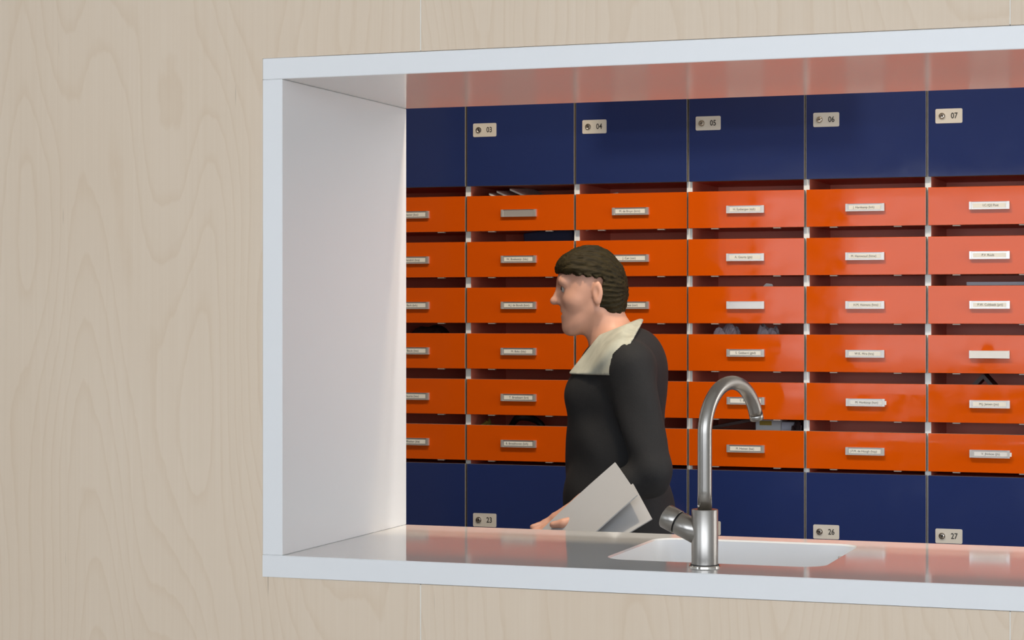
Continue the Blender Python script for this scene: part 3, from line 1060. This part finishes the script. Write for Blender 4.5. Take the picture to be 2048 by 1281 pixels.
# legs, mid-stride: left leg forward, right leg trailing on its toes
for HP, KN, AN, TO in (((.005, -.085, .84), (-.13, -.085, .455), (-.20, -.085, .075), (-.385, -.09, .026)),
                       ((.005, .085, .84), (.05, .085, .450), (.255, .085, .115), (.16, .09, .022))):
    F.cap(HP, KN, .084, .055, .05)
    F.cap(KN, AN, .054, .034, .03)
    F.cap(AN, TO, .036, .024, .02)
    F.cap(AN, (AN[0] + .03, AN[1], AN[2] - .045), .034, .026, .02)
PER = thing('person', 'person with short dark hair in black top and cream collar walking left behind the counter', 'person',
            (0.1717, 1.55, FLOOR), (0, 0, R(16.5)))
body = obj('body', F.mesh('body', M['skin'], 1, head_size), PER)

# hair: shell of the skull with the face cut free
F = Field((-.20, -.11, 1.36), (.09, .11, 1.62), .0035)
F.ell(hd_((-.058, 0, 1.492)), (.093, .082, .094), .02)
F.ell(hd_((-.010, 0, 1.450)), (.050, .066, .075), .03)         # fuller at the nape
F.ell(hd_((-.094, -.012, 1.533)), (.050, .062, .034), .02)      # swept fringe
X = F.P()
a_ = np.arctan2(X[1], X[2] - 1.47)
F.F += (.0022 * np.sin(a_ * 34 + X[0] * 50) + .0015 * np.sin(a_ * 61 - X[0] * 90)).astype(np.float32)
# face and ear opening: in front of the hair line and below the fringe
fx = X[0] - (-.030 + (X[2] - 1.47) * .20)                      # >0 behind the ear line
fz = X[2] - (1.503 + (X[0] + .10) * -.12 + .0035 * np.sin(X[0] * 260 + X[1] * 120) + .002 * np.sin(X[0] * 610 - X[1] * 340))                      # >0 above the fringe edge
face = np.maximum(fx, fz)                                      # <0 inside the face window
F.F = np.maximum(F.F, (-face).astype(np.float32))
F.cut((0, 0, 1.402), (-.35, 0, -1))
obj('hair', F.mesh('hair', M['hair'], 1, head_size), PER)

# black loose top
F = Field((-.20, -.36, .66), (.24, .36, 1.42), .005)
torso(F, .010, False, .016)
F.ell((-.022, 0, 1.02), (.080, .135, .20), .05)                # loose front
F.ell((.015, 0, .80), (.122, .178, .16), .06)
F.ell((-.01, 0, .76), (.125, .178, .12), .06)
for s, (SH, EL, WR) in ((-1, (SHL, ELL, tuple(W_))), (1, (SHR, ELR, WRR))):
    E2 = np.array(EL); Wv = np.array(WR)
    F.cap(SH, EL, .054, .047, .035)
    F.cap(EL, tuple(E2 + (Wv - E2) * .90), .050, .037, .02)
X = F.P()
F.F += (.0035 * np.sin(X[2] * 42 + X[0] * 22 + 3 * np.sin(X[1] * 14)) * np.clip((1.22 - X[2]) * 6, 0, 1)
        + .002 * np.sin(X[0] * 55 + X[2] * 31)).astype(np.float32)
F.cut((0, 0, .69), (0, 0, -1))
# cuffs are cut square
for EL, WR, lim in ((ELL, W_, 1), (ELR, np.array(WRR), -1)):
    n_ = np.array(WR) - np.array(EL); L_ = np.linalg.norm(n_); n_ /= L_
    c_ = np.array(EL) + n_ * L_ * .88
    sl, P_ = F.sub(c_ - .08, c_ + .08)
    dd = sum((P_[i] - c_[i]) * n_[i] for i in range(3))
    near = np.sqrt(sum((P_[i] - c_[i]) ** 2 for i in range(3))) < .075
    F.F[sl] = np.where(near, np.maximum(F.F[sl], dd), F.F[sl]).astype(np.float32)
F.cut((-.035, 0, 1.352), (-.55, 0, 1))                         # neck opening
obj('top', F.mesh('top', M['black_knit'], 2), PER)

# cream collar / scarf lying round the neck and over the chest
F = Field((-.19, -.20, 1.22), (.16, .20, 1.42), .004)
torso(F, .021, True)
X = F.P()
lowline = (X[0] - .052) + (X[2] - 1.362) * -.60                # behind this line: gone
upline = -((X[0] + .028) * .78 + (X[2] - 1.372) * -.62)         # in front of / above this line: gone
F.F += (.0030 * np.sin((X[0] * .78 - X[2] * .62) * 150 + X[1] * 12)).astype(np.float32)
F.F = np.maximum(F.F, np.maximum(lowline * .86, upline).astype(np.float32))
F.cut((0, 0, 1.262), (0, 0, -1))
F.cut((0, 0, 1.374), (-.4, 0, 1))
obj('collar', F.mesh('collar', M['collar'], 2), PER)

# trousers and shoes
F = Field((-.32, -.24, .05), (.36, .24, .92), .007)
F.ell((.010, 0, .84), (.115, .168, .12), .06)
for HP, KN, AN in (((.005, -.085, .84), (-.13, -.085, .455), (-.20, -.085, .085)), ((.005, .085, .84), (.05, .085, .450), (.25, .085, .125))):
    F.cap(HP, KN, .096, .074, .05)
    F.cap(KN, AN, .074, .062, .03)
F.cut((0, 0, .09), (0, 0, -1))
obj('trousers', F.mesh('trousers', M['black_trouser'], 2), PER)
for (AN, TO) in (((-.195, -.085, .07), (-.385, -.09, .030)), ((.235, .085, .085), (.155, .09, .035))):
    F = Field((min(AN[0], TO[0]) - .08, AN[1] - .07, .002), (max(AN[0], TO[0]) + .09, AN[1] + .07, .16), .005)
    F.cap(AN, TO, .045, .034, .02)
    F.cap((AN[0] + .03, AN[1], AN[2] - .02), TO, .043, .034, .02)
    F.cut((0, 0, .004), (0, 0, -1))
    obj('shoe', F.mesh('shoe', M['shoe'], 1), PER)

# eyes, brows
for s in (-1, 1):
    c = Vector(head_size(hd_((-.1262, s * .0315, 1.4808)))[0])
    bm = bmesh.new()
    bmesh.ops.create_uvsphere(bm, u_segments=20, v_segments=12, radius=.0113, matrix=Matrix.Rotation(R(-90), 4, 'Y'))
    for f in bm.faces:
        q = f.calc_center_median()
        f.material_index = 1 if q.x - q.z * .25 < -.0080 else 0
    obj('eye', finish(bm, 'eye', [M['eye_white'], M['iris']], True), PER, c)
    a, b, c2 = hd_((-.1425, s * .013, 1.4995)), hd_((-.1395, s * .030, 1.5030)), hd_((-.1270, s * .047, 1.4985))
    obj('eyebrow', tube_mesh('brow', [Vector(head_size(q_)[0]) for q_ in (a, b, c2)], [.0022, .0028, .0014], M['hair'], 8), PER)

F = Field((-.165, -.03, 1.39), (-.10, .03, 1.46), .0018)
F.cap(hd_((-.1379, -.0115, 1.4232)), hd_((-.1379, .0115, 1.4232)), .0055, .0050, .003)
F.cap(hd_((-.1359, -.0105, 1.4123)), hd_((-.1359, .0105, 1.4123)), .0060, .0055, .003)
F.dig(hd_((-.1450, 0, 1.4178)), (.010, .020, .0012), .002)
obj('lips', F.mesh('lips', M['lip'], 1, head_size), PER)

# letters held in the left hand (a thing of their own)
rot = Matrix.Translation(PER.location) @ Matrix.Rotation(R(16.5), 4, 'Z')


def held(name, A, U, V, lu, lv, label, m, bend, lift):
    """sheet with corner A, long side U, short side V in the person's frame"""
    U, V = Vector(U).normalized(), Vector(V)
    V = (V - U * V.dot(U)).normalized()
    N_ = U.cross(V)
    me = sheet_mesh(name, lu, lv, .0035, m, 10, 5, lambda u, v: bend * (math.sin(u * 2.6) * .012 + (v - .5) ** 2 * .03))
    mw = Matrix(((U.x, V.x, N_.x, 0), (U.y, V.y, N_.y, 0), (U.z, V.z, N_.z, 0), (0, 0, 0, 1)))
    mw.translation = Vector(A) + U * lu / 2 + V * lv / 2 + N_ * lift
    o = obj(name, me)
    o.matrix_world = rot @ mw
    return tag(o, label, 'paper', 'letters in the hand of the person')


held('letter', (.005, -.276, 1.056), (-.729, .095, -.696), (.046, -.10, -.0675), .260, .135,
     'white folded letter on top in the hand of the walking person', M['letter'], .4, .002)
held('envelope', (.042, -.300, 1.012), (-.83, .05, -.54), (.03, -.085, -.085), .25, .120,
     'white envelope beneath the letter in the hand of the walking person', M['letter'], .3, -.006)
